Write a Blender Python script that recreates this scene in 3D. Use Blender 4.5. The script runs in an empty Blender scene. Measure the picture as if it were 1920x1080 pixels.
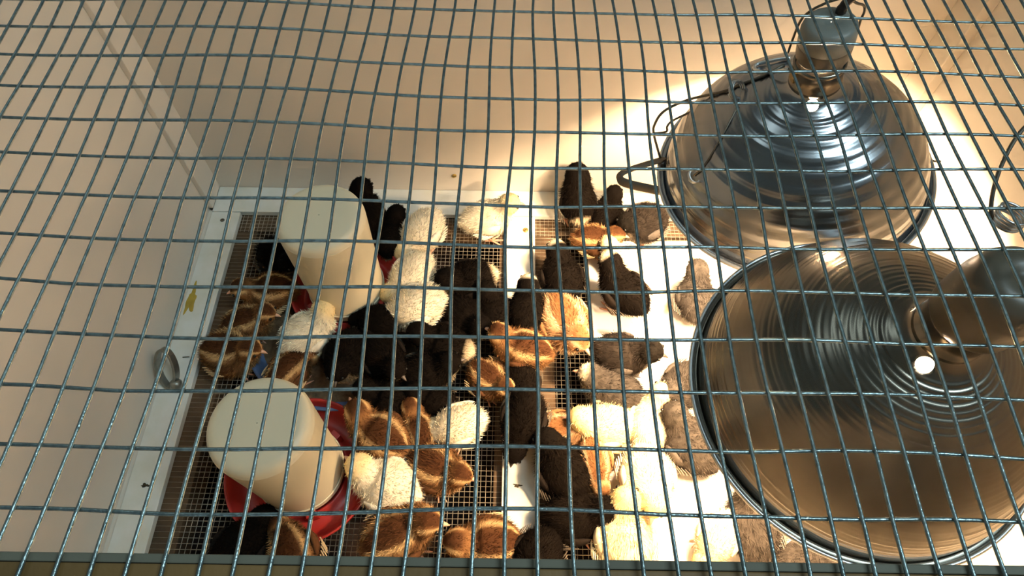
import bpy, bmesh, math, random
import numpy as np
from mathutils import Vector, Matrix

# ------------------------------------------------------------------ camera, world, lights, exposure
SC = bpy.context.scene
COL = SC.collection
cam_d = bpy.data.cameras.new('camera'); cam = bpy.data.objects.new('camera', cam_d); COL.objects.link(cam)
cam_d.sensor_fit = 'HORIZONTAL'; cam_d.sensor_width = 36.0; cam_d.lens = 36.0 * 1232.7 / 1920.0
cam_d.clip_start = 0.02; cam_d.clip_end = 50
PITCH, YAW, ROLL = math.radians(58.97), math.radians(-0.17), math.radians(0.986)
fw = Vector((-math.sin(YAW) * math.cos(PITCH), math.cos(YAW) * math.cos(PITCH), -math.sin(PITCH)))
rt = Vector((math.cos(YAW), math.sin(YAW), 0)); up = rt.cross(fw)
r2 = math.cos(ROLL) * rt + math.sin(ROLL) * up; u2 = -math.sin(ROLL) * rt + math.cos(ROLL) * up
M = Matrix((r2, u2, -fw)).transposed().to_4x4(); M.translation = (0, 0, 0.806)
cam.matrix_world = M
SC.camera = cam

world = bpy.data.worlds.new('room_air'); SC.world = world; world.use_nodes = True
world.node_tree.nodes['Background'].inputs[0].default_value = (0.74, 0.93, 0.92, 1)
world.node_tree.nodes['Background'].inputs[1].default_value = 0.07

def area(name, loc, target, size, power, color):
    l = bpy.data.lights.new(name, 'AREA'); l.shape = 'RECTANGLE'; l.size, l.size_y = size; l.energy = power; l.color = color
    o = bpy.data.objects.new(name, l); COL.objects.link(o); o.location = loc
    o.rotation_euler = (Vector(target) - Vector(loc)).to_track_quat('-Z', 'Y').to_euler()
    return o
area('ceiling_tube_light', (1.1, -0.05, 2.3), (-0.2, 0.2, 0), (0.24, 1.2), 27, (0.68, 0.90, 0.98))
area('ceiling_tube_light', (-0.65, 1.1, 2.3), (0.0, 0.3, 0), (1.2, 0.3), 3.5, (0.74, 0.93, 0.95))
area('window_daylight', (-0.6, -3.4, 1.35), (0.1, 0.3, 0.4), (1.3, 0.7), 12, (0.62, 0.84, 1.0))

BULB = 1040.0            # emission strength of the two heat bulbs
BULB_COL = (1.0, 0.69, 0.41, 1)
vs = SC.view_settings
SC.display_settings.display_device = 'sRGB'
vs.view_transform = 'Standard'; vs.look = 'None'; vs.exposure = 0.18; vs.gamma = 1.0; vs.use_curve_mapping = False
SC.cycles.max_bounces = 10; SC.cycles.diffuse_bounces = 6; SC.cycles.glossy_bounces = 5
SC.cycles.caustics_reflective = True; SC.cycles.sample_clamp_indirect = 6

# ------------------------------------------------------------------ helpers
rng = np.random.default_rng(7); random.seed(7)
def link(name, me, mat=None, parent=None):
    o = bpy.data.objects.new(name, me); COL.objects.link(o)
    if mat is not None and me is not None: 
        if not me.materials: me.materials.append(mat)
    if parent is not None: o.parent = parent
    return o
def mesh(name, v, f, smooth=False):
    me = bpy.data.meshes.new(name)
    me.from_pydata([tuple(map(float, p)) for p in v], [], [tuple(map(int, q)) for q in f])
    if smooth: me.polygons.foreach_set('use_smooth', [True] * len(me.polygons))
    me.update(); return me
def empty(name, loc=(0, 0, 0), parent=None):
    o = bpy.data.objects.new(name, None); COL.objects.link(o); o.location = loc; o.empty_display_size = .02
    if parent is not None: o.parent = parent
    return o
def tag(o, label=None, cat=None, group=None, kind=None):
    if label: o['label'] = label
    if cat: o['category'] = cat
    if group: o['group'] = group
    if kind: o['kind'] = kind
    return o
def box_mesh(name, lo, hi, bevel=0.0):
    bm = bmesh.new()
    bmesh.ops.create_cube(bm, size=1)
    for v in bm.verts:
        for k in range(3): v.co[k] = lo[k] + (v.co[k] + .5) * (hi[k] - lo[k])
    if bevel: bmesh.ops.bevel(bm, geom=bm.edges[:], offset=bevel, segments=2, affect='EDGES', profile=.6)
    me = bpy.data.meshes.new(name); bm.to_mesh(me); bm.free(); return me
def tube_data(path, r, n=8, cap=True, flat=1.0):
    P = np.array(path, float); m = len(P); R = np.full(m, r) if np.isscalar(r) else np.array(r, float)
    T = np.gradient(P, axis=0); T /= np.linalg.norm(T, axis=1)[:, None]
    a = np.array([0, 0, 1.0]) if abs(T[0, 2]) < .9 else np.array([1.0, 0, 0])
    N = a - T[0] * (a @ T[0]); N /= np.linalg.norm(N); V = []; ang = np.arange(n) * 2 * np.pi / n
    for i in range(m):
        N = N - T[i] * (N @ T[i]); N /= np.linalg.norm(N); B = np.cross(T[i], N)
        V.append(P[i] + R[i] * (np.cos(ang)[:, None] * N * flat + np.sin(ang)[:, None] * B))
    V = np.concatenate(V); F = []
    for i in range(m - 1):
        for j in range(n):
            k = (j + 1) % n; F.append((i * n + j, i * n + k, (i + 1) * n + k, (i + 1) * n + j))
    if cap: F += [tuple(range(n - 1, -1, -1)), tuple(range((m - 1) * n, m * n))]
    return V, F
def tube(name, path, r, mat, parent=None, n=8, flat=1.0):
    V, F = tube_data(path, r, n, True, flat); return link(name, mesh(name, V, F, True), mat, parent)
def merge(parts):
    V, F, o = [], [], 0
    for v, f in parts:
        V.append(np.asarray(v)); F += [tuple(i + o for i in q) for q in f]; o += len(v)
    return np.concatenate(V), F
def spline(pts, n):
    P = np.array(pts, float); m = len(P); t = np.linspace(0, m - 1, n); i = np.clip(t.astype(int), 0, m - 2); u = (t - i)[:, None]
    Q = np.vstack([2 * P[0] - P[1], P, 2 * P[-1] - P[-2]]); a, b, c, d = Q[i], Q[i + 1], Q[i + 2], Q[i + 3]
    return .5 * ((2 * b) + (c - a) * u + (2 * a - 5 * b + 4 * c - d) * u ** 2 + (3 * b - a - 3 * c + d) * u ** 3)
def lathe(prof, n=64, close=False):
    P = np.array(prof, float); a = np.arange(n) * 2 * np.pi / n
    V = np.stack([P[:, None, 0] * np.cos(a), P[:, None, 0] * np.sin(a), np.repeat(P[:, 1:2], n, 1)], -1).reshape(-1, 3); F = []
    m = len(P)
    for i in range(m - 1 + (1 if close else 0)):
        for j in range(n):
            k = (j + 1) % n; i2 = (i + 1) % m; F.append((i * n + j, i * n + k, i2 * n + k, i2 * n + j))
    return V, F

# ------------------------------------------------------------------ materials
def mat(name, color, rough=.6, metal=0.0, noise=0.0, nscale=40, bump=0.0, bscale=200, col2=None, **kw):
    m = bpy.data.materials.new(name); m.use_nodes = True; nt = m.node_tree; b = nt.nodes['Principled BSDF']
    b.inputs['Base Color'].default_value = (*color, 1); b.inputs['Roughness'].default_value = rough; b.inputs['Metallic'].default_value = metal
    tc = nt.nodes.new('ShaderNodeTexCoord')
    if noise or col2:
        nz = nt.nodes.new('ShaderNodeTexNoise'); nz.inputs['Scale'].default_value = nscale; nz.inputs['Detail'].default_value = 5
        nt.links.new(tc.outputs['Object'], nz.inputs['Vector'])
        rp = nt.nodes.new('ShaderNodeValToRGB'); rp.color_ramp.elements[0].position = .35; rp.color_ramp.elements[1].position = .7
        c2 = col2 if col2 else tuple(c * (1 - noise) for c in color)
        rp.color_ramp.elements[0].color = (*color, 1); rp.color_ramp.elements[1].color = (*c2, 1)
        nt.links.new(nz.outputs['Fac'], rp.inputs['Fac']); nt.links.new(rp.outputs['Color'], b.inputs['Base Color'])
    if bump:
        n2 = nt.nodes.new('ShaderNodeTexNoise'); n2.inputs['Scale'].default_value = bscale; n2.inputs['Detail'].default_value = 3
        nt.links.new(tc.outputs['Object'], n2.inputs['Vector'])
        bp = nt.nodes.new('ShaderNodeBump'); bp.inputs['Strength'].default_value = bump; bp.inputs['Distance'].default_value = .001
        nt.links.new(n2.outputs['Fac'], bp.inputs['Height']); nt.links.new(bp.outputs['Normal'], b.inputs['Normal'])
    for k, v in kw.items(): b.inputs[k.replace('_', ' ')].default_value = v
    return m
PAINT = mat('white_gloss_paint', (.70, .645, .56), .42, noise=.05, nscale=6, bump=.15, bscale=60)
RAIL = mat('soiled_white_paint', (.74, .74, .69), .45, noise=.10, nscale=30, bump=.2, bscale=80, col2=(.66, .65, .55))
def stain_mat():
    m = mat('white_board_with_droppings', (.85, .83, .79), .5); nt = m.node_tree; b = nt.nodes['Principled BSDF']
    tc = nt.nodes.new('ShaderNodeTexCoord')
    def layer(prev, scale, lo, hi, col):
        nz = nt.nodes.new('ShaderNodeTexNoise'); nz.inputs['Scale'].default_value = scale; nz.inputs['Detail'].default_value = 4
        nt.links.new(tc.outputs['Object'], nz.inputs['Vector'])
        rp = nt.nodes.new('ShaderNodeValToRGB'); rp.color_ramp.elements[0].position = lo; rp.color_ramp.elements[1].position = hi
        nt.links.new(nz.outputs['Fac'], rp.inputs['Fac'])
        mx = nt.nodes.new('ShaderNodeMix'); mx.data_type = 'RGBA'
        nt.links.new(rp.outputs['Color'], mx.inputs['Factor']); 
        if isinstance(prev, tuple): mx.inputs['A'].default_value = (*prev, 1)
        else: nt.links.new(prev, mx.inputs['A'])
        mx.inputs['B'].default_value = (*col, 1); return mx.outputs['Result']
    c = layer((.82, .80, .76), 22, .60, .72, (.78, .62, .25)); c = layer(c, 150, .74, .78, (.16, .14, .06))
    nt.links.new(c, b.inputs['Base Color']); return m
BOARD = stain_mat()
WOOD = mat('bare_brown_lumber', (.10, .058, .026), .8, nscale=25, col2=(.05, .031, .014), bump=.5)
LIDWOOD = mat('varnished_lid_wood', (.19, .105, .03), .6, nscale=18, col2=(.13, .072, .02), bump=.3)
STRIP = mat('grey_steel_strip', (.13, .125, .09), .7, .0, noise=.2)
GALV = mat('galvanised_wire', (.27, .345, .35), .30, .85, nscale=260, col2=(.15, .195, .20), bump=.3, bscale=900)
CLOTH = mat('fine_galvanised_mesh', (.46, .42, .34), .5, .5, nscale=60, col2=(.24, .20, .14))
TRAY = mat('dark_tray', (.008, .004, .003), .9, nscale=30, col2=(.018, .008, .005))
ALU = mat('spun_aluminium', (.37, .39, .41), .22, 1.0, nscale=30, col2=(.30, .31, .33))
ALU.node_tree.nodes['Principled BSDF'].inputs['Anisotropic'].default_value = .5
DULL = mat('dull_aluminium', (.25, .23, .19), .27, 1.0, nscale=30, col2=(.20, .18, .15))
CHROME = mat('plated_wire', (.72, .74, .75), .32, 1.0)
DSTEEL = mat('dark_steel_strap', (.16, .14, .11), .45, .8)
CERAM = mat('taupe_socket_shell', (.10, .085, .06), .38, noise=.1)
CAPM = mat('grey_socket_cap', (.20, .205, .18), .45, noise=.1)
BRASS = mat('brass_shell', (.75, .50, .18), .25, 1.0)
CORD = mat('black_cord', (.012, .011, .010), .5)
JAR = mat('milky_plastic', (.66, .60, .43), .40, noise=.03, nscale=8, Subsurface_Weight=0.0)
RED = mat('red_plastic', (.36, .022, .016), .40, noise=.12, nscale=14)
BLUE = mat('blue_grey_plastic', (.10, .16, .30), .5, noise=.15, nscale=14)
FEED = mat('spilled_feed', (.20, .12, .06), .95, nscale=150, col2=(.10, .06, .03), bump=.8)
RINGM = mat('tarnished_steel_ring', (.34, .34, .30), .40, .8, noise=.3, nscale=80)
STAINY = mat('mustard_stain', (.48, .33, .04), .6, noise=.3, nscale=60)
DROP = mat('dry_dropping', (.05, .035, .015), .9, noise=.4, nscale=200)
BRSCREW = mat('brass_screw', (.55, .38, .10), .35, .8)
BEAK = mat('horn_beak', (.60, .34, .22), .5, noise=.1)
DBEAK = mat('dark_beak', (.06, .045, .035), .5)
LEG = mat('pink_leg_skin', (.72, .38, .25), .55, noise=.1, nscale=300)
EYE = mat('bead_eye', (.006, .005, .004), .08)
def down_mat():
    m = bpy.data.materials.new('chick_down'); m.use_nodes = True; nt = m.node_tree; b = nt.nodes['Principled BSDF']
    at = nt.nodes.new('ShaderNodeAttribute'); at.attribute_name = 'Col'
    nt.links.new(at.outputs['Color'], b.inputs['Base Color'])
    b.inputs['Roughness'].default_value = .85; b.inputs['Specular IOR Level'].default_value = .04
    b.inputs['Sheen Weight'].default_value = .0
    return m
DOWN = down_mat()
def bulb_mat():
    m = bpy.data.materials.new('glowing_bulb_glass'); m.use_nodes = True; b = m.node_tree.nodes['Principled BSDF']
    b.inputs['Base Color'].default_value = (.9, .8, .6, 1); b.inputs['Emission Color'].default_value = BULB_COL
    b.inputs['Emission Strength'].default_value = BULB; return m
GLOW = bulb_mat()

# ------------------------------------------------------------------ the brooder box
XL, XR, YB, YF = -0.4605, 0.503, 0.655, 0.0365      # inner faces
ZB, ZT = -0.12, 0.538
def struct(name, me, m, parent=None):
    o = link(name, me, m, parent)
    if parent is None: o['kind'] = 'structure'
    return o
struct('wall_left', box_mesh('wall_left', (XL - .016, YF, ZB), (XL, YB, ZT)), PAINT)
struct('wall_back', box_mesh('wall_back', (XL - .016, YB, ZB), (XR + .016, YB + .016, ZT)), PAINT)
struct('wall_right', box_mesh('wall_right', (XR, YF, ZB), (XR + .016, YB, ZT)), PAINT)
struct('wall_front', box_mesh('wall_front', (XL - .016, YF - .016, ZB), (XR + .016, YF, ZT - .002)), PAINT)
CONCRETE = mat('grey_concrete', (.22, .21, .19), .85, nscale=5, col2=(.17, .16, .145), bump=.4)
struct('ground', box_mesh('ground', (-3, -3, -.16), (3, 3, -.1205)), CONCRETE)
struct('trim_1', box_mesh('stile', (XL, .612, .0105), (-.453, YB, ZT - .004), .0012), PAINT)       # corner stiles
struct('trim_2', box_mesh('stile', (.490, .612, .0105), (XR, YB, ZT - .004), .0012), PAINT)
struct('baseboard_left', box_mesh('strip', (XL, .05, .0008), (-.4545, .611, .0065), .0006), PAINT)

fl = empty('floor'); fl['kind'] = 'structure'
def hardware_cloth():
    parts = []; s = .00635; r = .00042
    def wire(a, b):
        return tube_data([a, b], r, 4, False)
    x = -.4525
    while x < .490:
        parts.append(wire((x, .04, 0), (x, .653, 0))); x += s
    y = .045
    while y < .653:
        parts.append(wire((-.4525, y, .0003), (.490, y, .0003))); y += s
    V, F = merge(parts); return mesh('wire_mesh', V, F)
o = link('wire_mesh', hardware_cloth(), CLOTH, fl); o['kind'] = 'stuff'; o['label'] = 'fine square galvanised wire mesh'
for i, (lo, hi) in enumerate([((-.4535, .04, -.038), (-.381, .577, .0005)), ((-.018, .04, -.038), (.060, .577, .0004)),
                              ((.418, .04, -.038), (.4915, .577, -.0006)), ((-.4535, .578, -.038), (.4915, .654, -.0006)),
                              ]):
    link('support_board', box_mesh('support_board', lo, hi, .0015), WOOD, fl)
for lo, hi in [((-.4535, .05, .0008), (-.4105, .6055, .0100)), ((-.0075, .05, .0008), (.0345, .6055, .0100)),
               ((.4450, .05, .0008), (.4890, .6055, .0100)), ((-.4535, .6068, .0008), (.4890, .6545, .0100))]:
    link('batten', box_mesh('batten', lo, hi, .0009), RAIL, fl)
tr = link('droppings_tray', box_mesh('droppings_tray', (XL + .002, YF + .002, -.118), (XR - .002, YB - .002, -.112)), TRAY)
tag(tr, 'dark brown droppings tray showing through the wire mesh floor', 'tray')

# screws in the battens and the back wall
def screw(loc, rot, m, label, r=.0032):
    V, F = lathe([(.0004, .0012), (r * .6, .0013), (r, .0006), (r, 0)], 14)
    F.append(tuple(range(13, -1, -1)))
    o = link('screw', mesh('screw', V, F, True), m); o.location = loc; o.rotation_euler = rot
    slot = link('slot', box_mesh('slot', (-r * .7, -.0004, .0010), (r * .7, .0004, .0016)), DROP, o)
    tag(o, label, 'screw'); return o

sheet = link('white_board', box_mesh('white_board', (0, -.52, 0), (.325, 0, .0035), .0006), BOARD)
sheet.location = (.1115, .566, .0009); sheet.rotation_euler = (0, 0, math.radians(0.9))
tag(sheet, 'white stained board lying on the wire floor under the lamps', 'board')

# ------------------------------------------------------------------ wire lid
LZ = .543
lid = tag(empty('wire_lid', (0, .34, LZ)), 'galvanised welded wire lid over the whole brooder', 'lid')
pitch_x, pitch_y = .01263, .02553
def lid_wave(x, y):
    u, v = x * 9, y * 8
    dx = .0011 * np.sin(u * 1.7 + v * 2.3 + 1) + .0007 * np.sin(u * 4.1 - v * 5.2)
    dy = .0012 * np.sin(u * 1.3 - v * 1.9 + 2) + .0008 * np.sin(u * 3.7 + v * 2.6 + .5)
    dz = .0011 * np.sin(u * 2.1 + v * 1.7) - .0072 * x * np.clip((y - .08) / .3, 0, 1) + .0105 * np.maximum(0, -x - .05) * np.clip((y - .05) / .15, 0, 1)
    return dx, dy, dz
jit = rng.normal(0, .00022, (200, 200, 2))
def lid_wire(name, a, b, along):
    n = int(abs((b - a)[0 if along == 'x' else 1]) / .00635) + 1
    t = np.linspace(0, 1, n)[:, None]; P = a + (b - a) * t
    dx, dy, dz = lid_wave(P[:, 0], P[:, 1])
    P[:, 0] += dx; P[:, 1] += dy; P[:, 2] += dz
    return P
x0 = -.0012
xs = [x0 + i * pitch_x for i in range(-60, 60) if XL - .01 < x0 + i * pitch_x < XR + .01]
ys = [.0561 + i * pitch_y for i in range(-3, 30) if .002 < .0561 + i * pitch_y < YB + .012]
for i, x in enumerate(xs):
    P = lid_wire('w', np.array([x, .001, 0]), np.array([x, YB + .014, 0]), 'y')
    P[:, 0] += np.interp(np.arange(len(P)), np.arange(0, len(P) + 8, 8), rng.normal(0, .00035, len(np.arange(0, len(P) + 8, 8))))
    P[:, 1] -= .34; tube('wire', P, .00086, GALV, lid, 7)
for j, y in enumerate(ys):
    P = lid_wire('w', np.array([XL - .014, y, -.0015]), np.array([XR + .014, y, -.0015]), 'x')
    P[:, 1] += np.interp(np.arange(len(P)), np.arange(0, len(P) + 6, 6), rng.normal(0, .00035, len(np.arange(0, len(P) + 6, 6))))
    P[:, 1] -= .34; tube('wire', P, .00086, GALV, lid, 7)
def lidbar(name, lo, hi, m):
    link(name, box_mesh(name, (lo[0], lo[1] - .34, lo[2] - LZ), (hi[0], hi[1] - .34, hi[2] - LZ), .0006), m, lid)
lidbar('front_rail', (XL - .016, -.008, .5365), (XR + .016, .0370, .5405), LIDWOOD)
lidbar('edge_strip', (XL - .016, .0372, .5365), (XR + .016, .0405, .5408), STRIP)
lidbar('back_rail', (XL - .016, YB + .001, .5385), (XR + .016, YB + .018, .5405), LIDWOOD)

# ------------------------------------------------------------------ feeders and pan
def feeder(loc, label, base_r, rot):
    t = tag(empty('chick_feeder', loc), label, 'feeder', 'red and white gravity feeders'); t.rotation_euler = (0, 0, rot)
    b = base_r
    prof = [(.001, .003), (.050, .003), (.0505, .012), (.0535, .012), (.055, .004), (b - .012, .004), (b - .004, .024), (b - .0015, .0285),
            (b, .0275), (b - .001, .023), (b - .007, .001), (b - .010, 0), (.001, 0)]
    V, F = lathe(prof, 72); base = link('base', mesh('base', V, F, True), RED, t); base['label'] = 'round red trough base'
    for a in range(3):                                   # lugs that hold the jar
        lug = link('lug', box_mesh('lug', (.0515, -.006, .004), (.0585, .006, .024), .001), RED, base); lug.rotation_euler = (0, 0, a * 2.094 + .5)
    j = [(.0475, .013), (.0492, .0135), (.0495, .020), (.0498, .030), (.0512, .110), (.0525, .165), (.0520, .174), (.0495, .180), (.0450, .1835), (.038, .1848), (.02, .185), (.0005, .185)]
    P = spline(j, 60); V, F = lathe(P, 72); jar = link('jar', mesh('jar', V, F, True), JAR, t); jar['label'] = 'milky white plastic jar standing upside down'
    V, F = lathe([(.0499, .0262), (.0514, .0268), (.0516, .0284), (.0502, .029)], 64)
    link('jar_ridge', mesh('jar_ridge', V, F, True), JAR, jar)
    return t
feeder((-.246, .215, .0008), 'front gravity feeder, white jar on a fully visible red base', .088, .4)
feeder((-.226, .467, .0042), 'rear gravity feeder, white jar beside the cream chicks in the blue pan', .077, 1.2)
V, F = lathe([(.0005, .0028), (.118, .0028), (.124, .008), (.130, .019), (.134, .0195), (.1345, .018), (.132, .016), (.1265, .0065), (.121, .0006), (.0005, .0006)], 80)
pan = link('shallow_pan', mesh('shallow_pan', V, F, True), BLUE); pan.location = (-.225, .424, .0006)
tag(pan, 'blue grey shallow round pan under the rear feeder', 'pan')
def feed_layer():
    V, F = lathe([(.0005, .0033), (.04, .0034), (.08, .0033), (.112, .0031), (.1165, .0029)], 48)
    return link('feed', mesh('feed', V, F, True), FEED, pan)
feed_layer()['kind'] = 'stuff'

# ------------------------------------------------------------------ ring on the left rail, stain, nail, screws, droppings
a = np.linspace(0, 2 * np.pi, 49)[:-1]
def ring():
    pw, ph, wd, th = .0125, .027, .009, .0019
    V, F = [], []
    for i, t in enumerate(a):
        r = 1 - .18 * max(0, -math.sin(t)) ** 2
        for (dr, dz) in ((-th, -wd / 2), (th, -wd / 2), (th, wd / 2), (-th, wd / 2)):
            V.append(((pw * r + dr) * math.cos(t), dz, (ph + dr) * math.sin(t) + ph))
    n = len(a)
    for i in range(n):
        k = (i + 1) % n
        for c in range(4):
            d = (c + 1) % 4; F.append((i * 4 + c, i * 4 + d, k * 4 + d, k * 4 + c))
    return mesh('ring', V, F)
rg = empty('ring_handle', (-.437, .322, .0102)); rg.rotation_euler = (math.radians(-38), math.radians(-6), math.radians(-8))
tag(rg, 'tarnished oval steel ring standing on the left white rail', 'ring')
link('loop', ring(), RINGM, rg)
V, F = lathe([(.0005, .011), (.005, .0108), (.0075, .008), (.0075, .002), (.0065, .0002), (.0005, .0002)], 20)
kn = link('foot', mesh('foot', V, F, True), RINGM, rg); kn.location = (.010, -.001, .001)
nail = tube('nail', [(-.432, .364, .0112), (-.4275, .3645, .0113), (-.4235, .365, .0112)], .0007, DSTEEL); tag(nail, 'thin dark nail lying on the left rail beside the oval ring', 'nail')
def blob(name, loc, sx, sy, sz, m, seed, label, cat):
    r = np.random.default_rng(seed); bm = bmesh.new(); bmesh.ops.create_icosphere(bm, subdivisions=3, radius=1)
    for v in bm.verts:
        q = math.atan2(v.co.y, v.co.x); k = 1 + .28 * math.sin(3 * q + seed) + .2 * math.sin(5 * q + 2 * seed) + .14 * math.sin(8 * q); v.co = Vector((v.co.x * sx * k, v.co.y * sy * k, max(0, v.co.z) * sz))
    me = bpy.data.meshes.new(name); bm.to_mesh(me); bm.free(); o = link(name, me, m); o.location = loc; return tag(o, label, cat)
blob('stain', (-.4445, .452, .0100), .006, .021, .0007, STAINY, 3, 'mustard yellow stain on the left rail above the ring', 'stain')
blob('dropping', (.011, .203, .0100), .0045, .002, .0016, DROP, 1, 'dark dropping on the front part of the centre batten', 'dropping')
blob('dropping', (-.432, .197, .0100), .0045, .0022, .0016, DROP, 2, 'dark dropping on the front part of the left rail', 'dropping')
blob('dropping', (.004, .242, .0100), .0025, .003, .001, DROP, 4, 'small green brown dropping on the centre batten behind the larger one', 'dropping')
blob('dropping', (.022, .485, .0100), .002, .003, .001, DROP, 5, 'small dark dropping on the centre batten beside the black chicks', 'dropping')
screw((.0205, .580, .0100), (0, 0, .6), BRSCREW, 'brass screw in the rear end of the centre batten', .0042)
screw((-.0880, .6548, .043), (math.pi / 2, 0, .3), BRSCREW, 'brass screw in the back wall above the cream chick', .0040)
screw((-.434, .590, .0100), (0, 0, .2), DSTEEL, 'dark screw in the rear end of the left rail')
screw((-.425, .632, .0100), (0, 0, .9), DSTEEL, 'dark screw in the left end of the back rail')

# ------------------------------------------------------------------ heat lamps
HS = 1.16
def reflector(prof, holes, small):
    P = np.array(prof) * .001; n = 160; V, F = lathe(P, n); V = V.copy(); m = len(P); kill = set()
    for (th, h, hr) in holes:
        i0 = int(np.argmin(abs(P[:, 1] - h * .001))); c = np.array([P[i0, 0] * math.cos(th), P[i0, 0] * math.sin(th), P[i0, 1]])
        d = np.linalg.norm(V - c, axis=1); inside = d < hr * .001
        rem = [q for q, f in enumerate(F) if any(inside[list(f)])]
        kill |= set(rem); edge = {v for q in rem for v in F[q] if not inside[v]}
        for v in edge: V[v] = c + (V[v] - c) / d[v] * hr * .001
    for (th, h, hr) in small:
        i0 = int(np.argmin(abs(P[:, 1] - h * .001))); j0 = int(th / (2 * math.pi) * n) % n; q = i0 * n + j0; kill.add(q)
        c = np.mean([V[v] for v in F[q]], axis=0)
        for v in F[q]: V[v] = c + (V[v] - c) / np.linalg.norm(V[v] - c) * hr * .001
    F = [f for q, f in enumerate(F) if q not in kill]
    used = sorted({v for f in F for v in f}); mp = {v: i for i, v in enumerate(used)}
    return mesh('reflector', V[used], [tuple(mp[v] for v in f) for f in F], True)
def dome_profile(period, amp, fine):
    key = [(133, 3.2), (132.4, 1.2), (130.5, .6), (128.2, 1.0), (127.2, 3.5), (126.6, 8), (124, 18), (117, 34), (106, 52), (92, 66), (75, 78), (58, 87), (42, 93.5), (31, 98), (24, 102), (21, 107), (20.5, 118)]
    key = [(r_, h_ if h_ < 10 else h_ * HS) for r_, h_ in key]; P = spline(key, 190); s = np.concatenate([[0], np.cumsum(np.linalg.norm(np.diff(P, axis=0), axis=1))])
    T = np.gradient(P, axis=0); T /= np.linalg.norm(T, axis=1)[:, None]; N = np.stack([T[:, 1], -T[:, 0]], 1) 
    win = np.clip((s - 16) / 8, 0, 1) * np.clip((s[-1] - 25 - s) / 8, 0, 1)
    P = P + N * (win * (amp * np.sin(2 * np.pi * s / period) + fine * np.sin(2 * np.pi * s / 4.6)))[:, None]
    return P
def lamp(name, label, C, n, m, prof, holes, small, spin, cap_kind):
    t = tag(empty(name, C), label, 'lamp', 'clamp lamps hanging in the brooder')
    t.rotation_mode = 'QUATERNION'
    t.rotation_quaternion = Vector(n).to_track_quat('Z', 'Y') 
    bpy.context.view_layer.update()
    Mi = (Matrix.Translation(t.location) @ t.rotation_quaternion.to_matrix().to_4x4()).inverted()
    def loc(q): v = Mi @ Vector(q[0]); return (math.atan2(v.y, v.x), v.z * 1000, q[1])
    o = link('reflector', reflector(prof, [loc(q) for q in holes], [loc(q) for q in small]), m, t)
    so = o.modifiers.new('sheet', 'SOLIDIFY'); so.thickness = .0007; so.offset = -1
    V, F = lathe([(.1334 + .0019 * math.cos(b), .0030 + .0022 * math.sin(b)) for b in np.linspace(0, 2 * math.pi, 11)[:-1]], 128, True)
    link('rolled_rim', mesh('rolled_rim', V, F, True), CHROME, t)
    V, F = lathe(np.array([(21, 106), (22.2, 106.5), (22.4, 110), (21.4, 111), (21.2, 122), (21.8, 123), (21.8, 126), (20, 126.5)]) * [.001, .001 * HS], 48)
    link('neck_collar', mesh('neck_collar', V, F, True), DULL if cap_kind == 'tall' else m, t)
    if cap_kind == 'tall':
        sh = [(19, 112), (19, 128), (20, 130), (21.5, 133), (22, 141), (21.6, 143)]; cp = [(21.6, 143), (22.3, 144), (22.1, 154), (20.5, 158.5), (17, 160.5), (7, 161), (5.5, 160), (.5, 160)]
    else:
        sh = [(19, 112), (19.5, 122), (23, 126), (25.5, 131), (26, 150), (25.4, 155)]; cp = [(25.4, 155), (25, 157), (24, 163), (21, 168), (15, 170.5), (7, 171), (5, 169), (.5, 169)]
    V, F = lathe(np.array(spline(sh, 24)) * [.001, .001 * HS], 48); s = link('socket', mesh('socket', V, F, True), CERAM, t)
    V, F = lathe(np.array(cp) * [.001, .001 * HS], 48); c = link('socket_cap', mesh('socket_cap', V, F, True), CAPM if cap_kind == 'tall' else CERAM, t)
    hb = link('vent_slot', box_mesh('vent_slot', (-.0045, -.0228, .131), (.0045, -.0205, .143), .0008), BRASS, t); hb.rotation_euler = (0, 0, spin)
    # bulb
    V, F = lathe(np.array(spline([(12, 128), (12.5, 118), (15, 110), (20.5, 100), (23, 88), (20.5, 76), (14, 69), (7, 66), (.4, 65.3)], 20)) * .001, 20)
    link('bulb', mesh('bulb', V, F, True), GLOW, t)
    V, F = lathe(np.array([(12.2, 127), (12.6, 129), (12.2, 131), (12.6, 133), (12.2, 136), (12, 142)]) * .001, 20)
    link('bulb_base', mesh('bulb_base', V, F, True), BRASS, t)
    return t
def world_part(t, name, path, r, m, n=8, flat=1.0):
    """a tube laid out in metres in the room, then made a part of lamp t"""
    Minv = np.array((Matrix.Translation(t.location) @ t.rotation_quaternion.to_matrix().to_4x4()).inverted())
    P = np.array(path, float); P = P @ Minv[:3, :3].T + Minv[:3, 3]
    return tube(name, P, r, m, t, n, flat)
REAR = lamp('heat_lamp', 'rear aluminium clamp lamp with stepped rings and wire spring hook', (.289, .4616, .2825), (-.187, -.010, 1), ALU, dome_profile(15, .30, .13), [((0.2615, 0.4368, 0.3975), 5.0)], [((0.1647, 0.4421, 0.2747), 2.6)], 0.1, 'tall')
FRONT = lamp('heat_lamp', 'front dull aluminium clamp lamp with fine spun grooves, nearest the camera', (.2793, .2043, .3142), (-.020, -.080, 1), DULL, dome_profile(9.0, .08, .24), [((0.2607, 0.1745, 0.4288), 5.2)], [((0.2065, 0.1004, 0.3125), 2.6)], 2.5, 'short')
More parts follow.
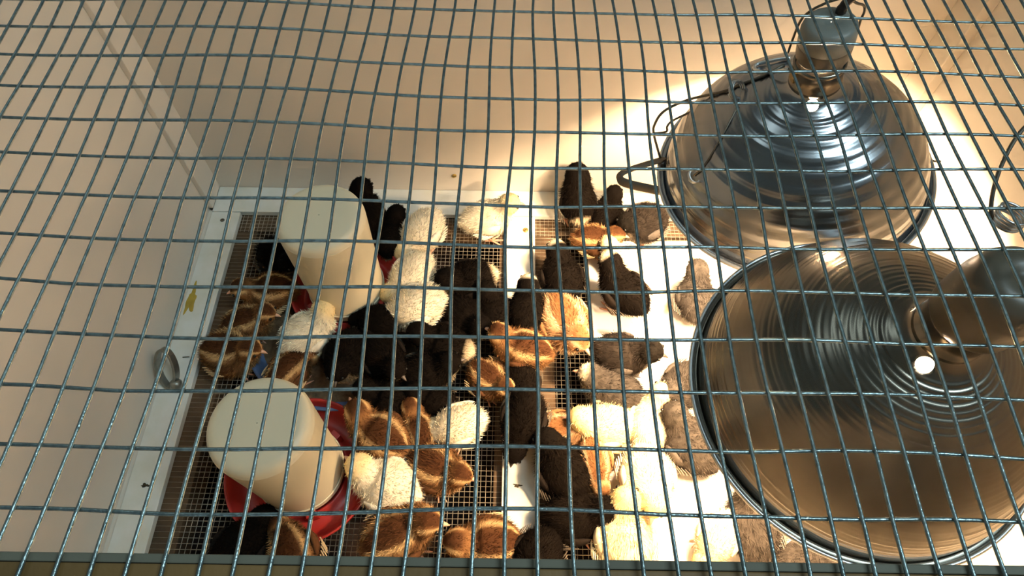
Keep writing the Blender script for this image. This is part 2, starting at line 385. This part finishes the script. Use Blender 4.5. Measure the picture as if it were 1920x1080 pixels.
W = dict(
  A=[(0.2530,0.5002,0.3875),(0.2335,0.4916,0.3814),(0.2150,0.4931,0.3687),(0.2031,0.4957,0.3582),(0.1805,0.5189,0.3259),(0.1585,0.5172,0.3116),(0.1506,0.5123,0.2978),(0.1515,0.5087,0.2857),(0.1610,0.4934,0.2650)],
  B=[(0.1957,0.4881,0.3528),(0.1847,0.5064,0.3225),(0.1674,0.5081,0.3070),(0.1620,0.5046,0.3019),(0.1620,0.5030,0.2958),(0.1508,0.5093,0.2866)],
  COIL=[(0.2110,0.4836,0.3719)],
  COIL2=[(0.1753,0.4214,0.3200)],
  THIN=[(0.2097,0.4653,0.3692),(0.2009,0.4504,0.3607),(0.1931,0.4382,0.3500),(0.1820,0.4250,0.3298),(0.1755,0.4246,0.3163)],
  TAB=[(0.2620,0.5123,0.3862),(0.2483,0.5149,0.3807),(0.2357,0.5177,0.3736),(0.2310,0.5073,0.3760),(0.2376,0.4928,0.3847),(0.2404,0.4646,0.4127)],
  BAIL1=[(0.2494,0.4957,0.4057),(0.2467,0.4920,0.4173),(0.2420,0.4846,0.4418),(0.2422,0.4822,0.4530),(0.2464,0.4792,0.4629),(0.2544,0.4763,0.4715)],
  BAIL2=[(0.2544,0.4763,0.4715),(0.2647,0.4743,0.4765),(0.2750,0.4723,0.4733),(0.2833,0.4761,0.4688),(0.2882,0.4786,0.4616),(0.2937,0.4860,0.4464),(0.2982,0.4868,0.4269)],
  STRAP=[(0.1636,0.4883,0.2664),(0.1596,0.4906,0.2647),(0.1300,0.4863,0.2550),(0.1197,0.4827,0.2511),(0.1181,0.4793,0.2487),(0.1234,0.4719,0.2486),(0.1534,0.4590,0.2531),(0.1621,0.4571,0.2547)],
  HOOKR=[(0.4171,0.4814,0.3148),(0.4195,0.4619,0.3110),(0.4210,0.4548,0.3102),(0.4280,0.4524,0.3115)],
  CORDR=[(0.2685,0.4722,0.4538),(0.2646,0.4697,0.4632),(0.2623,0.4671,0.4729),(0.2632,0.4649,0.4812),(0.2720,0.4674,0.4890),(0.2879,0.4737,0.4940)],
  LOOPF=[(0.3037,0.2822,0.5336),(0.2966,0.2800,0.5293),(0.2894,0.2700,0.5203),(0.2846,0.2571,0.5092),(0.2845,0.2455,0.4982),(0.2905,0.2415,0.4900),(0.3020,0.2405,0.4841)],
  COILF=[(0.2968,0.2417,0.4941)],
  ARMF=[(0.2860,0.2197,0.4239),(0.2849,0.2156,0.4437),(0.2812,0.2026,0.4646),(0.2801,0.1842,0.4782)],
  LOWF=[(0.2868,0.1799,0.4529),(0.2907,0.1778,0.4628),(0.2963,0.1775,0.4729)],
  CORDF=[(0.2866,0.1969,0.4984),(0.2870,0.1970,0.5064),(0.2911,0.2002,0.5148),(0.3028,0.2095,0.5218)],
)

def coil(t, name, c, axis, rad, turns, pitch, r, m):
    a_ = np.array(axis, float); a_ /= np.linalg.norm(a_); u_ = np.cross(a_, [0, 0, 1.0] if abs(a_[2]) < .9 else [1.0, 0, 0]); u_ /= np.linalg.norm(u_); v_ = np.cross(a_, u_)
    s = np.linspace(0, turns * 2 * np.pi, int(turns * 22)); P = np.array(c) + rad * (np.cos(s)[:, None] * u_ + np.sin(s)[:, None] * v_) + (s / (2 * np.pi) * pitch - turns * pitch / 2)[:, None] * a_
    return world_part(t, name, P, r, m, 7)
def wire_part(t, name, key, r, m, n=30, flat=1.0): return world_part(t, name, spline(W[key], n), r, m, 8, flat)
wire_part(REAR, 'guard_wire', 'A', .0014, DSTEEL, 60); wire_part(REAR, 'guard_wire', 'B', .0012, DSTEEL, 40); wire_part(REAR, 'guard_wire', 'THIN', .0008, DSTEEL)
coil(REAR, 'spring_coil', W['COIL'][0], (.5, -.6, .75), .0082, 3.3, .0022, .0009, CHROME); coil(REAR, 'spring_coil', W['COIL2'][0], (.3, -.4, .8), .0065, 2.2, .0018, .0007, CHROME)
wire_part(REAR, 'clamp_tab', 'TAB', .0016, CHROME, 40); wire_part(REAR, 'hanger_bail', 'BAIL1', .0011, DSTEEL); wire_part(REAR, 'hanger_bail', 'BAIL2', .0011, DSTEEL)
wire_part(REAR, 'rim_strap', 'STRAP', .0048, DSTEEL, 50, .28); wire_part(REAR, 'rim_hook', 'HOOKR', .0011, DSTEEL); wire_part(REAR, 'cord', 'CORDR', np.concatenate([np.full(12, .0042), np.full(18, .0036)]), CORD)
wire_part(FRONT, 'hanger_loop', 'LOOPF', .0012, DSTEEL, 50); coil(FRONT, 'spring_coil', W['COILF'][0], (.15, .1, 1), .0085, 4.2, .0021, .0009, CHROME)
wire_part(FRONT, 'clamp_arm', 'ARMF', .0018, DULL, 30, .5); wire_part(FRONT, 'guard_wire', 'LOWF', .0011, DSTEEL); wire_part(FRONT, 'cord', 'CORDF', .0036, CORD)

# ------------------------------------------------------------------ chicks
KEY = {  # x, z, tilt, half width, half height   (mm)
 'stand': [(-44, 45, -12, .5, .5), (-40, 45, -12, 7, 7), (-31, 44, -2, 16.5, 16), (-18, 42, 4, 24, 23), (-2, 41, 8, 27, 26), (12, 43, 22, 25, 25), (21, 50, 42, 19.5, 18.5), (26, 59, 44, 15.2, 14.2), (30, 66, 28, 14.8, 14.6), (36, 69, 10, 13.6, 13.8), (42, 69, 0, 10, 10.6), (46, 68, -5, 5, 5.6), (47.8, 67.5, -5, .6, .6)],
 'tall': [(-34, 36, 20, .5, .5), (-31, 37, 20, 7, 7), (-25, 40, 28, 16, 16), (-15, 45, 34, 23.5, 23), (-4, 52, 40, 25.5, 25), (6, 61, 48, 23, 23), (12, 69, 52, 20, 19.5), (15, 77, 50, 17.6, 17), (19, 83, 32, 16.6, 16), (25, 86, 12, 15, 15), (31, 86, 0, 11, 11.5), (35, 85, -5, 5.5, 6), (36.8, 84.5, -5, .6, .6)],
 'rest': [(-43, 33, -12, .5, .5), (-39, 33, -12, 8, 7), (-31, 32, -4, 18, 16), (-18, 30, 0, 26.5, 23), (-2, 29, 6, 29.5, 26), (12, 31, 18, 27, 25), (21, 37, 36, 20.5, 19), (26, 45, 40, 15.6, 14.6), (30, 51, 26, 14.8, 14.6), (36, 53, 8, 13.6, 13.8), (42, 53, 0, 10, 10.6), (46, 52, -5, 5, 5.6), (47.8, 51.5, -5, .6, .6)],
 'peck': [(-41, 48, 14, .5, .5), (-37, 47, 14, 8, 8), (-29, 45, 8, 18, 17), (-16, 42, 2, 25.5, 24.5), (-1, 39, -8, 28, 26), (13, 36, -16, 25, 23), (23, 34, -18, 18.5, 17.5), (30, 32, -14, 14.8, 14), (35, 30, -18, 14.6, 14.4), (41, 27, -26, 13.4, 13.6), (46, 23.5, -34, 10, 10.4), (49.5, 20.5, -38, 5, 5.4), (50.8, 19.2, -38, .6, .6)],
}
def hexv(*c): return np.array(c, float)
PAL = {
 'black': dict(base=(.0045, .0031, .0021), belly=(.20, .16, .10), head=(.0038, .0027, .002), wing=(.012, .009, .007), feather=(.085, .07, .052)),
 'darkgrey': dict(base=(.018, .014, .011), belly=(.24, .20, .15), head=(.008, .0065, .005), wing=(.075, .064, .054), feather=(.20, .17, .14)),
 'grey': dict(base=(.048, .040, .033), belly=(.30, .26, .20), head=(.05, .042, .034), wing=(.085, .072, .06), feather=(.20, .17, .14)),
 'cream': dict(base=(.76, .67, .50), belly=(.80, .72, .56), head=(.76, .60, .32), wing=(.80, .72, .57), feather=(.82, .76, .60)),
 'yellow': dict(base=(.79, .66, .40), belly=(.80, .70, .48), head=(.80, .62, .30), wing=(.80, .68, .44), feather=(.84, .74, .50)),
 'brown': dict(base=(.165, .08, .031), belly=(.30, .18, .08), head=(.18, .085, .032), wing=(.08, .035, .015), feather=(.56, .42, .24)),
 'orange': dict(base=(.44, .25, .12), belly=(.56, .39, .23), head=(.44, .24, .11), wing=(.28, .13, .055), feather=(.70, .54, .32)),
}
NS, NT = 46, 28
def chick_body(kind, pose, yaw, flags, seed):
    r = np.random.default_rng(seed); K = np.array(KEY[pose], float)
    K[2:6, 3:5] *= 1 + r.normal(0, .03); K[7:11, 3:5] *= 1.07; S = spline(K, NS); S[:, 3:] = np.maximum(S[:, 3:], .3)
    th = np.arange(NT) * 2 * np.pi / NT; u = np.linspace(0, 1, NS)      # theta 0 = back (top)
    cx, cz, tl = S[:, 0], S[:, 1], np.radians(S[:, 2])
    up = np.stack([-np.sin(tl), np.zeros(NS), np.cos(tl)], 1)
    P = np.stack([cx, np.zeros(NS), cz], 1)[:, None] + up[:, None] * (S[:, 4][:, None] * np.cos(th))[..., None]
    P[..., 1] += S[:, 3][:, None] * np.sin(th)
    P[..., 2] = np.maximum(P[..., 2], 2.0 if pose in ('rest',) else 6.0)
    w = np.clip((u - .50) / .16, 0, 1); w = w * w * (3 - 2 * w); ang = np.radians(yaw) * w      # head turn about the neck
    ox = 20.0; X = P[..., 0] - ox; Y = P[..., 1].copy()
    P[..., 0] = ox + X * np.cos(ang)[:, None] - Y * np.sin(ang)[:, None]; P[..., 1] = X * np.sin(ang)[:, None] + Y * np.cos(ang)[:, None]
    lump = 1.0 * np.sin(P[..., 0] * .33 + seed) * np.sin(P[..., 1] * .4 + seed * 2) * np.sin(P[..., 2] * .37)
    P[:, :, 1] += lump * np.sin(th) * .8; P[:, :, 2] += lump * np.maximum(np.cos(th), 0) * .8
    # colours
    pal = PAL[kind]; U = np.repeat(u[:, None], NT, 1); TH = np.repeat(np.abs(((th + np.pi) % (2 * np.pi)) - np.pi)[None], NS, 0)
    C = np.zeros((NS, NT, 3)); C[:] = pal['base']
    def blend(mask, col): 
        nonlocal C
        C = C * (1 - mask[..., None]) + np.array(col) * mask[..., None]
    sm = lambda x, a, b: np.clip((x - a) / (b - a), 0, 1)
    blend(sm(U, .58, .68), pal['head'])
    blend(sm(TH, 1.9, 2.4) * (1 - sm(U, .8, .9) * .4), pal['belly'])
    if kind in ('brown', 'orange'):
        d, cr = ((.055, .022, .009), (.50, .33, .15)) if kind == 'brown' else ((.20, .09, .035), (.58, .43, .26))
        b = 1 - sm(U, .52, .60); hd = sm(U, .62, .70)
        blend((1 - sm(np.abs(TH - .62), .05, .16)) * b * sm(U, .06, .14), cr)
        blend((1 - sm(TH, .42, .56)) * b * sm(U, .04, .12), d)
        blend((1 - sm(TH, .55, .75)) * hd * (1 - sm(U, .88, .95)), d)
        blend((1 - sm(np.abs(TH - .95), .1, .22)) * hd, cr)
        blend((1 - sm(np.abs(TH - 1.15), .08, .25)) * b * sm(U, .1, .2), tuple(np.array(pal['base']) * .45))
    if 'rump' in flags: blend((1 - sm(U, .10, .17)), (.62, .50, .33))
    if 'cap' in flags: blend(sm(U, .74, .79) * (1 - sm(U, .90, .93)) * (1 - sm(TH, .9, 1.2)), (.66, .56, .40))
    if kind in ('grey', 'darkgrey'):
        nz = np.sin(P[..., 0] * .5 + 3 * np.sin(P[..., 1] * .3 + seed)) * np.sin(P[..., 1] * .55 + P[..., 2] * .3)
        C *= (1 + .45 * nz)[..., None]
    C *= (1 + r.normal(0, .05, (NS, NT)))[..., None]; C = np.clip(C, .001, .9)
    V = P.reshape(-1, 3) * .001; F = []
    for i in range(NS - 1):
        for j in range(NT):
            k = (j + 1) % NT; F.append((i * NT + j, i * NT + k, (i + 1) * NT + k, (i + 1) * NT + j))
    F += [tuple(range(NT)), tuple(range((NS - 1) * NT + NT - 1, (NS - 1) * NT - 1, -1))]
    me = mesh('body', V, F, True)
    ca = me.color_attributes.new('Col', 'FLOAT_COLOR', 'POINT'); A = np.ones((len(V), 4), np.float32); A[:, :3] = C.reshape(-1, 3); ca.data.foreach_set('color', A.ravel())
    # down: fine barbs over the body
    G = P * .001; dU = np.gradient(G, axis=0); dT = np.roll(G, -1, 1) - np.roll(G, 1, 1); N = np.cross(dT, dU); ln = np.linalg.norm(N, axis=2, keepdims=True); area_w = ln[..., 0].copy()
    N /= np.maximum(ln, 1e-12)
    cen = G.mean(axis=1, keepdims=True); sgn = np.sign(((G - cen) * N).sum(2, keepdims=True)); N = N * np.where(sgn == 0, 1, sgn)
    ok = (U > .03) & (U < .90); pw = (area_w * ok).ravel(); pw /= pw.sum()
    n = 4600; idx = r.choice(NS * NT, n, p=pw); i = idx // NT; j = idx % NT
    a, b = r.random(n)[:, None], r.random(n)[:, None]; i2 = np.minimum(i + 1, NS - 1); j2 = (j + 1) % NT
    root = (G[i, j] * (1 - a) + G[i2, j] * a) * (1 - b) + (G[i, j2] * (1 - a) + G[i2, j2] * a) * b
    nn = N[i, j]; bk = -dU[i, j]; bk /= np.maximum(np.linalg.norm(bk, axis=1, keepdims=True), 1e-12)
    d = nn * r.uniform(.35, 1.0, (n, 1)) + bk * r.uniform(.4, 1.1, (n, 1)) + r.normal(0, .28, (n, 3)); d /= np.linalg.norm(d, axis=1, keepdims=True)
    L = r.uniform(.0035, .0085, (n, 1)) * np.where(u[i] > .62, .55, 1.0)[:, None]; side = np.cross(d, nn + r.normal(0, .3, (n, 3))); side /= np.maximum(np.linalg.norm(side, axis=1, keepdims=True), 1e-9)
    wd = r.uniform(.00028, .00055, (n, 1)); root = root - nn * .0006
    tip = root + d * L; tip[:, 2] = np.maximum(tip[:, 2], .0012)
    VV = np.stack([root - side * wd, root + side * wd, tip], 1).reshape(-1, 3)
    md = bpy.data.meshes.new('down'); md.from_pydata(VV.tolist(), [], np.arange(3 * n).reshape(n, 3).tolist()); md.update()
    cc = np.repeat(np.clip(C[i, j] * r.uniform(.6, 1.45, (n, 1)), .002, .92), 3, 0); A = np.ones((3 * n, 4), np.float32); A[:, :3] = cc
    ca = md.color_attributes.new('Col', 'FLOAT_COLOR', 'POINT'); ca.data.foreach_set('color', A.ravel())
    # the frame of the face, for beak and eyes
    hi = int(.83 * (NS - 1)); hc = P[hi].mean(0); tip_ = P[-1].mean(0); f = tip_ - hc; f /= np.linalg.norm(f)
    sd = P[hi, NT // 4] - P[hi, 3 * NT // 4]; sd /= np.linalg.norm(sd); upv = np.cross(f, sd); 
    if upv[2] < 0: upv = -upv
    return me, md, hc, tip_, f, sd, upv, S, P
def set_col(me, colors):
    ca = me.color_attributes.new('Col', 'FLOAT_COLOR', 'POINT'); A = np.ones((len(me.vertices), 4), np.float32); A[:, :3] = colors; ca.data.foreach_set('color', A.ravel())
def wing_mesh(pal, side, pose, r):
    n, m = 14, 10; V = []; zc = {'stand': 47, 'tall': 60, 'rest': 36, 'peck': 45}[pose]; tl = {'stand': -.18, 'tall': -.8, 'rest': -.10, 'peck': .1}[pose]
    xs_ = {'tall': 5}.get(pose, 13); yw = {'rest': 26.5, 'peck': 25, 'stand': 24.5, 'tall': 22.5}[pose]
    for i in range(n):
        t = i / (n - 1); prof = math.sin(math.pi * min(1, t * .92 + .06)) ** .7
        for j in range(m):
            b = 2 * math.pi * j / m; X = -34 * t; Zl = 10.5 * prof * math.cos(b) * (1 - .25 * t); Yo = 4.2 * prof * math.sin(b)
            bulge = 3.5 * math.sin(math.pi * t)
            x = X * math.cos(tl) + Zl * math.sin(tl) * .3; z = zc + Zl - X * math.sin(tl) * 1.0
            V.append((xs_ + x, side * (yw + bulge + Yo - 4.5 * t - .010 * Zl * Zl), z))
    F = [(i * m + j, i * m + (j + 1) % m, (i + 1) * m + (j + 1) % m, (i + 1) * m + j) for i in range(n - 1) for j in range(m)]
    F += [tuple(range(m)), tuple(range(n * m - 1, (n - 1) * m - 1, -1))]
    me = mesh('wing', np.array(V) * .001, F, True); c = np.array(pal['wing']) * (1 + r.normal(0, .07, (n * m, 1))); set_col(me, np.clip(c, .002, .9)); 
    # quill feathers along the trailing edge
    parts = []; 
    for q in range(6):
        t = .40 + .11 * q; X = -34 * t; z = zc - X * math.sin(tl) + (-5.5 + 1.0 * q) ; p0 = np.array([xs_ + X * math.cos(tl), side * (yw + 5.5 * math.sin(math.pi * min(t, 1)) + 3.6 - 4.5 * t), z])
        d = np.array([-1, side * .05, -.28 + .10 * q - (.7 if pose == 'tall' else 0)]); d /= np.linalg.norm(d); L = 15 - 1.0 * q; wv = np.array([0, 0, 1.0]) * 1.7
        o_ = np.array([0, side * .5, 0])
        pts = [p0 - wv * .5, p0 + wv * .5, p0 + d * L * .6 + wv, p0 + d * L, p0 + d * L * .6 - wv]
        parts.append((np.array([x_ + o_ for x_ in pts] + [x_ - o_ for x_ in pts]), [(0, 1, 2, 3, 4), (9, 8, 7, 6, 5)] + [(a_, (a_ + 1) % 5, 5 + (a_ + 1) % 5, 5 + a_) for a_ in range(5)]))
    Vf, Ff = merge(parts); mf = mesh('feathers', Vf * .001, Ff); set_col(mf, np.clip(np.array(pal['feather']) * (1 + r.normal(0, .08, (len(Vf), 1))), .002, .92))
    return me, mf
def leg_mesh(side, pose, r):
    zt = {'stand': 24, 'tall': 24, 'rest': 14, 'peck': 20}[pose]; x0 = {'tall': -4}.get(pose, -3); fx = {'rest': 8, 'stand': 3, 'tall': 2, 'peck': 3}[pose]; y = side * {'rest': 15, 'stand': 12, 'tall': 12, 'peck': 13}[pose]
    parts = [tube_data(np.array([(x0, y * .9, zt), (x0 - 2, y, zt * .6), (fx - 3, y * 1.05, 3.2)]) * .001, np.array([3.0, 1.9, 1.7]) * .001, 7)]
    a0 = side * .25 + r.normal(0, .15)
    for da, L in ((-.55, 17), (0, 20), (.55, 17), (math.pi, 9)):
        an = a0 + da; b = np.array([fx - 3, y * 1.05, 2.4]); e = np.array([math.cos(an), math.sin(an), 0])
        parts.append(tube_data(np.array([b, b + e * L * .4 + [0, 0, .2], b + e * L * .8 + [0, 0, -.6], b + e * L + [0, 0, -1.2]]) * .001, np.array([1.6, 1.4, 1.2, .5]) * .001, 6))
    V, F = merge(parts); return mesh('leg', V, F, True)
def eye_mesh():
    bm = bmesh.new(); bmesh.ops.create_icosphere(bm, subdivisions=2, radius=.0022); me = bpy.data.meshes.new('eye'); bm.to_mesh(me); bm.free()
    me.polygons.foreach_set('use_smooth', [True] * len(me.polygons)); return me
EYEM = eye_mesh(); EYEM.materials.append(EYE)
def beak_mesh(m):
    n = 8; V = []; F = []
    for (x, w, h0, h1) in ((-3, 3.3, -2.2, 2.8), (1.5, 2.6, -1.5, 2.4), (5, 1.5, -1.0, 1.4), (7.6, .3, -1.2, -.6)):
        for j in range(n):
            b = 2 * math.pi * j / n; V.append((x, w * math.cos(b), (h0 + h1) / 2 + (h1 - h0) / 2 * math.sin(b)))
    F = [(i * n + j, i * n + (j + 1) % n, (i + 1) * n + (j + 1) % n, (i + 1) * n + j) for i in range(3) for j in range(n)] + [tuple(range(n - 1, -1, -1)), tuple(range(3 * n, 4 * n))]
    me = mesh('beak', np.array(V) * .001, F, True); me.materials.append(m); return me
BEAKM = beak_mesh(BEAK); DBEAKM = beak_mesh(DBEAK)
def chick(x, y, z, heading, kind, pose, scale, yaw, flags, label, seed):
    r = np.random.default_rng(seed); pal = PAL[kind]
    t = tag(empty('chick', (x, y, z)), label, 'chick', 'chicks in the brooder'); t.rotation_euler = (0, 0, math.radians(heading)); t.scale = (scale,) * 3
    me, md, hc, tip, f, sd, upv, S, P = chick_body(kind, pose, yaw, flags, seed)
    b = link('body', me, DOWN, t); dn = link('down', md, DOWN, b); dn['kind'] = 'stuff'
    bk = link('beak', BEAKM if kind not in ('black', 'darkgrey') else DBEAKM, None, t)
    bk.matrix_local = Matrix(((f[0], sd[0], upv[0], (tip[0] - f[0] * .8) * .001), (f[1], sd[1], upv[1], (tip[1] - f[1] * .8) * .001), (f[2], sd[2], upv[2], (tip[2] - f[2] * .8) * .001), (0, 0, 0, 1)))
    hi = int(.865 * (NS - 1)); hr = np.linalg.norm(P[hi, NT // 4] - P[hi, 3 * NT // 4]) / 2; hm = P[hi].mean(0)
    for s in (1, -1):
        e = link('eye', EYEM, None, t); e.location = (hm + sd * s * (hr - .5) + upv * 2.6) * .001
        wm, mf = wing_mesh(pal, s, pose, r); w = link('wing', wm, DOWN, t); link('feathers', mf, DOWN, w)
        link('leg', leg_mesh(s, pose, r), LEG, t)
    return t
CHICKS = [
  (-0.208,0.578,104,'black','tall',0.95,-40,'','black chick standing tall behind the rear white jar, beak turned right'),
  (-0.172,0.550,86,'black','rest',0.90,0,'','black chick squeezed between the rear jar and a cream chick'),
  (-0.129,0.551,-130,'cream','peck',0.98,-10,'','cream chick with a foot stretched onto the wire, upper right of the rear jar'),
  (-0.137,0.476,-135,'cream','peck',0.95,-15,'','cream chick pressed against the right side of the rear jar'),
  (-0.126,0.425,-165,'cream','peck',1.05,10,'','cream chick with a round pale rump just below the rear jar'),
  (-0.326,0.510,-40,'black','rest',0.95,0,'','black chick in the shade left of the rear white jar'),
  (-0.328,0.452,-172,'brown','rest',0.95,0,'','brown striped chick facing the left rail beside the rear jar'),
  (-0.348,0.407,22,'brown','rest',0.90,0,'','dark brown chick heading towards the rear feeder from the left rail'),
  (-0.359,0.363,-6,'brown','rest',1.00,0,'','brown chick with a pale wing bar nearest the metal ring'),
  (-0.264,0.390,42,'cream','rest',1.00,20,'','cream chick below the rear red base, between the two feeders'),
  (-0.278,0.335,60,'brown','peck',0.85,0,'','brown chick half hidden behind the front white jar'),
  (-0.211,0.359,-99,'black','rest',0.95,0,'','black chick in the blue pan with its beak towards the front'),
  (-0.162,0.356,-52,'black','rest',0.95,0,'','black chick standing in the middle of the blue pan'),
  (-0.177,0.408,152,'black','peck',0.80,0,'','black chick with its head under the rear red base'),
  (-0.105,0.338,8,'black','rest',0.95,0,'','black chick with a pink beak pointing right, right of the blue pan'),
  (-0.087,0.377,167,'black','rest',1.00,0,'rump','black chick with a pale rump, middle of the black huddle'),
  (-0.058,0.477,-160,'black','rest',1.00,0,'rump','black chick with a pale rump patch on the wire, highest of the black huddle'),
  (-0.060,0.417,-46,'black','rest',0.95,0,'','black chick with a pale beak below the highest of the black huddle'),
  (-0.020,0.427,111,'black','rest',0.90,0,'rump','black chick with pale tail fluff beside the white centre batten'),
  (0.022,0.424,88,'black','rest',0.95,0,'cap','black chick with a cream forehead sitting on the white centre batten'),
  (0.071,0.408,-70,'orange','rest',1.15,0,'','large ginger chick right of the centre batten'),
  (0.016,0.369,166,'brown','rest',1.00,0,'','striped brown chick with two cream wing bars on the centre batten'),
  (-0.024,0.331,-40,'brown','rest',0.85,0,'','plain brown chick tucked below the striped one by the batten'),
  (0.015,0.324,-90,'black','rest',0.80,0,'','small black chick between the striped brown chick and the wire'),
  (0.017,0.271,-108,'black','peck',0.95,0,'tuft','black chick with white wing tufts, head down on the batten'),
  (0.129,0.317,160,'grey','rest',1.00,0,'cap','grey chick with a white cap facing left at the board edge'),
  (0.143,0.360,-7,'darkgrey','stand',1.00,0,'','dark grey chick walking right across the white board'),
  (0.151,0.454,128,'black','stand',1.05,0,'cap','black chick standing on the white board with pink feet showing'),
  (0.070,0.484,100,'black','rest',1.00,0,'cap','black chick with a pale forehead on the wire beside the batten, facing the back wall'),
  (0.095,0.605,99,'black','tall',1.00,0,'rump','tall black chick against the back wall with a pale rump'),
  (0.140,0.595,70,'black','rest',0.85,0,'','fluffy dark chick between the tall black chick and the grey one'),
  (0.191,0.577,-148,'darkgrey','rest',1.00,0,'','dark grey chick under the edge of the rear lamp'),
  (0.121,0.548,-5,'brown','rest',0.85,0,'','brown chick lying under the dark chicks near the back wall'),
  (0.160,0.517,154,'cream','rest',0.85,0,'','cream chick in the lamp glow behind the standing black chick'),
  (0.249,0.446,87,'grey','stand',0.95,0,'','grey mottled chick on the board beside the rim of the front lamp, furthest back'),
  (0.221,0.325,-145,'grey','rest',0.95,0,'','grey chick half under the left edge of the front lamp'),
  (0.217,0.250,127,'grey','rest',1.05,0,'','grey chick stretched out beside the left rim of the front lamp'),
  (0.117,0.272,-176,'yellow','rest',1.00,0,'','yellow chick lying at the left edge of the white board'),
  (0.063,0.265,10,'orange','rest',0.85,0,'','ginger chick with a cream wing bar on the wire by the yellow chick'),
  (0.102,0.226,-79,'orange','peck',0.75,0,'','small ginger chick peering over the black ones near the board edge'),
  (0.063,0.217,116,'black','rest',1.05,0,'','black chick lying on the wire right of the centre batten'),
  (0.078,0.163,4,'black','rest',1.00,0,'','black chick in front of another at the board edge'),
  (0.162,0.206,-87,'cream','rest',1.05,0,'','cream chick asleep in the bright light, beak towards the front'),
  (0.174,0.276,72,'cream','rest',0.95,0,'','cream chick in the bright light behind the sleeping one'),
  (0.130,0.140,92,'yellow','rest',1.10,0,'','yellow chick on the front of the white board'),
  (0.275,0.157,92,'grey','rest',1.05,0,'','grey fluffy chick at the front under the front lamp'),
  (0.233,0.141,-121,'cream','peck',0.80,0,'','pale chick with an orange beak beside the grey fluffy one'),
  (0.329,0.115,0,'grey','rest',0.90,0,'','grey chick mostly hidden below the front lamp'),
  (-0.120,0.142,27,'brown','rest',1.10,0,'','large striped brown chick in front of the cream chick by the front feeder'),
  (-0.023,0.132,-174,'brown','rest',1.00,0,'','striped brown chick facing left at the front of the wire floor'),
  (0.031,0.118,-126,'black','rest',0.90,0,'','black chick at the front end of the centre batten'),
  (-0.233,0.118,125,'brown','peck',1.00,0,'','brown chick feeding from the front of the red base'),
  (-0.291,0.123,68,'black','peck',1.00,0,'','black chick feeding from the front red base, nearest the left rail'),
  (-0.141,0.196,160,'cream','rest',1.05,0,'','cream chick with its head over the front red base'),
  (-0.156,0.255,149,'brown','rest',1.05,0,'','striped brown chick right behind the front feeder'),
  (-0.083,0.215,-22,'brown','rest',0.95,0,'','striped brown chick facing right, right of the cream one at the front feeder'),
  (-0.109,0.265,115,'brown','rest',0.80,0,'','brown chick with a dark cap leaning on the pale chick'),
  (-0.062,0.266,-166,'cream','peck',0.90,0,'','pale chick with a round rump turned to the wire floor'),
  (-0.152,0.300,166,'black','rest',0.90,0,'rump','black chick with a white crescent rump behind the striped brown ones'),
  (-0.095,0.301,160,'black','rest',0.80,0,'','dark chick tucked behind the round pale rump'),
  (-0.035,0.577,16,'cream','stand',1.00,0,'','cream chick standing in profile by the back rail, pink legs on the wire'),
]
for q, (x, y, hd, kind, pose, sc, yaw, flags, label) in enumerate(CHICKS):
    on_sheet = x > .118; on_batten = -.02 < x < .045; in_pan = math.hypot(x + .225, y - .424) < .118
    z = .0046 if on_sheet else (.0102 if on_batten else (.0040 if in_pan else .0009))
    chick(x, y, z, hd, kind, pose, sc, yaw if yaw else float(rng.normal(0, 14)), flags, label, 100 + q)
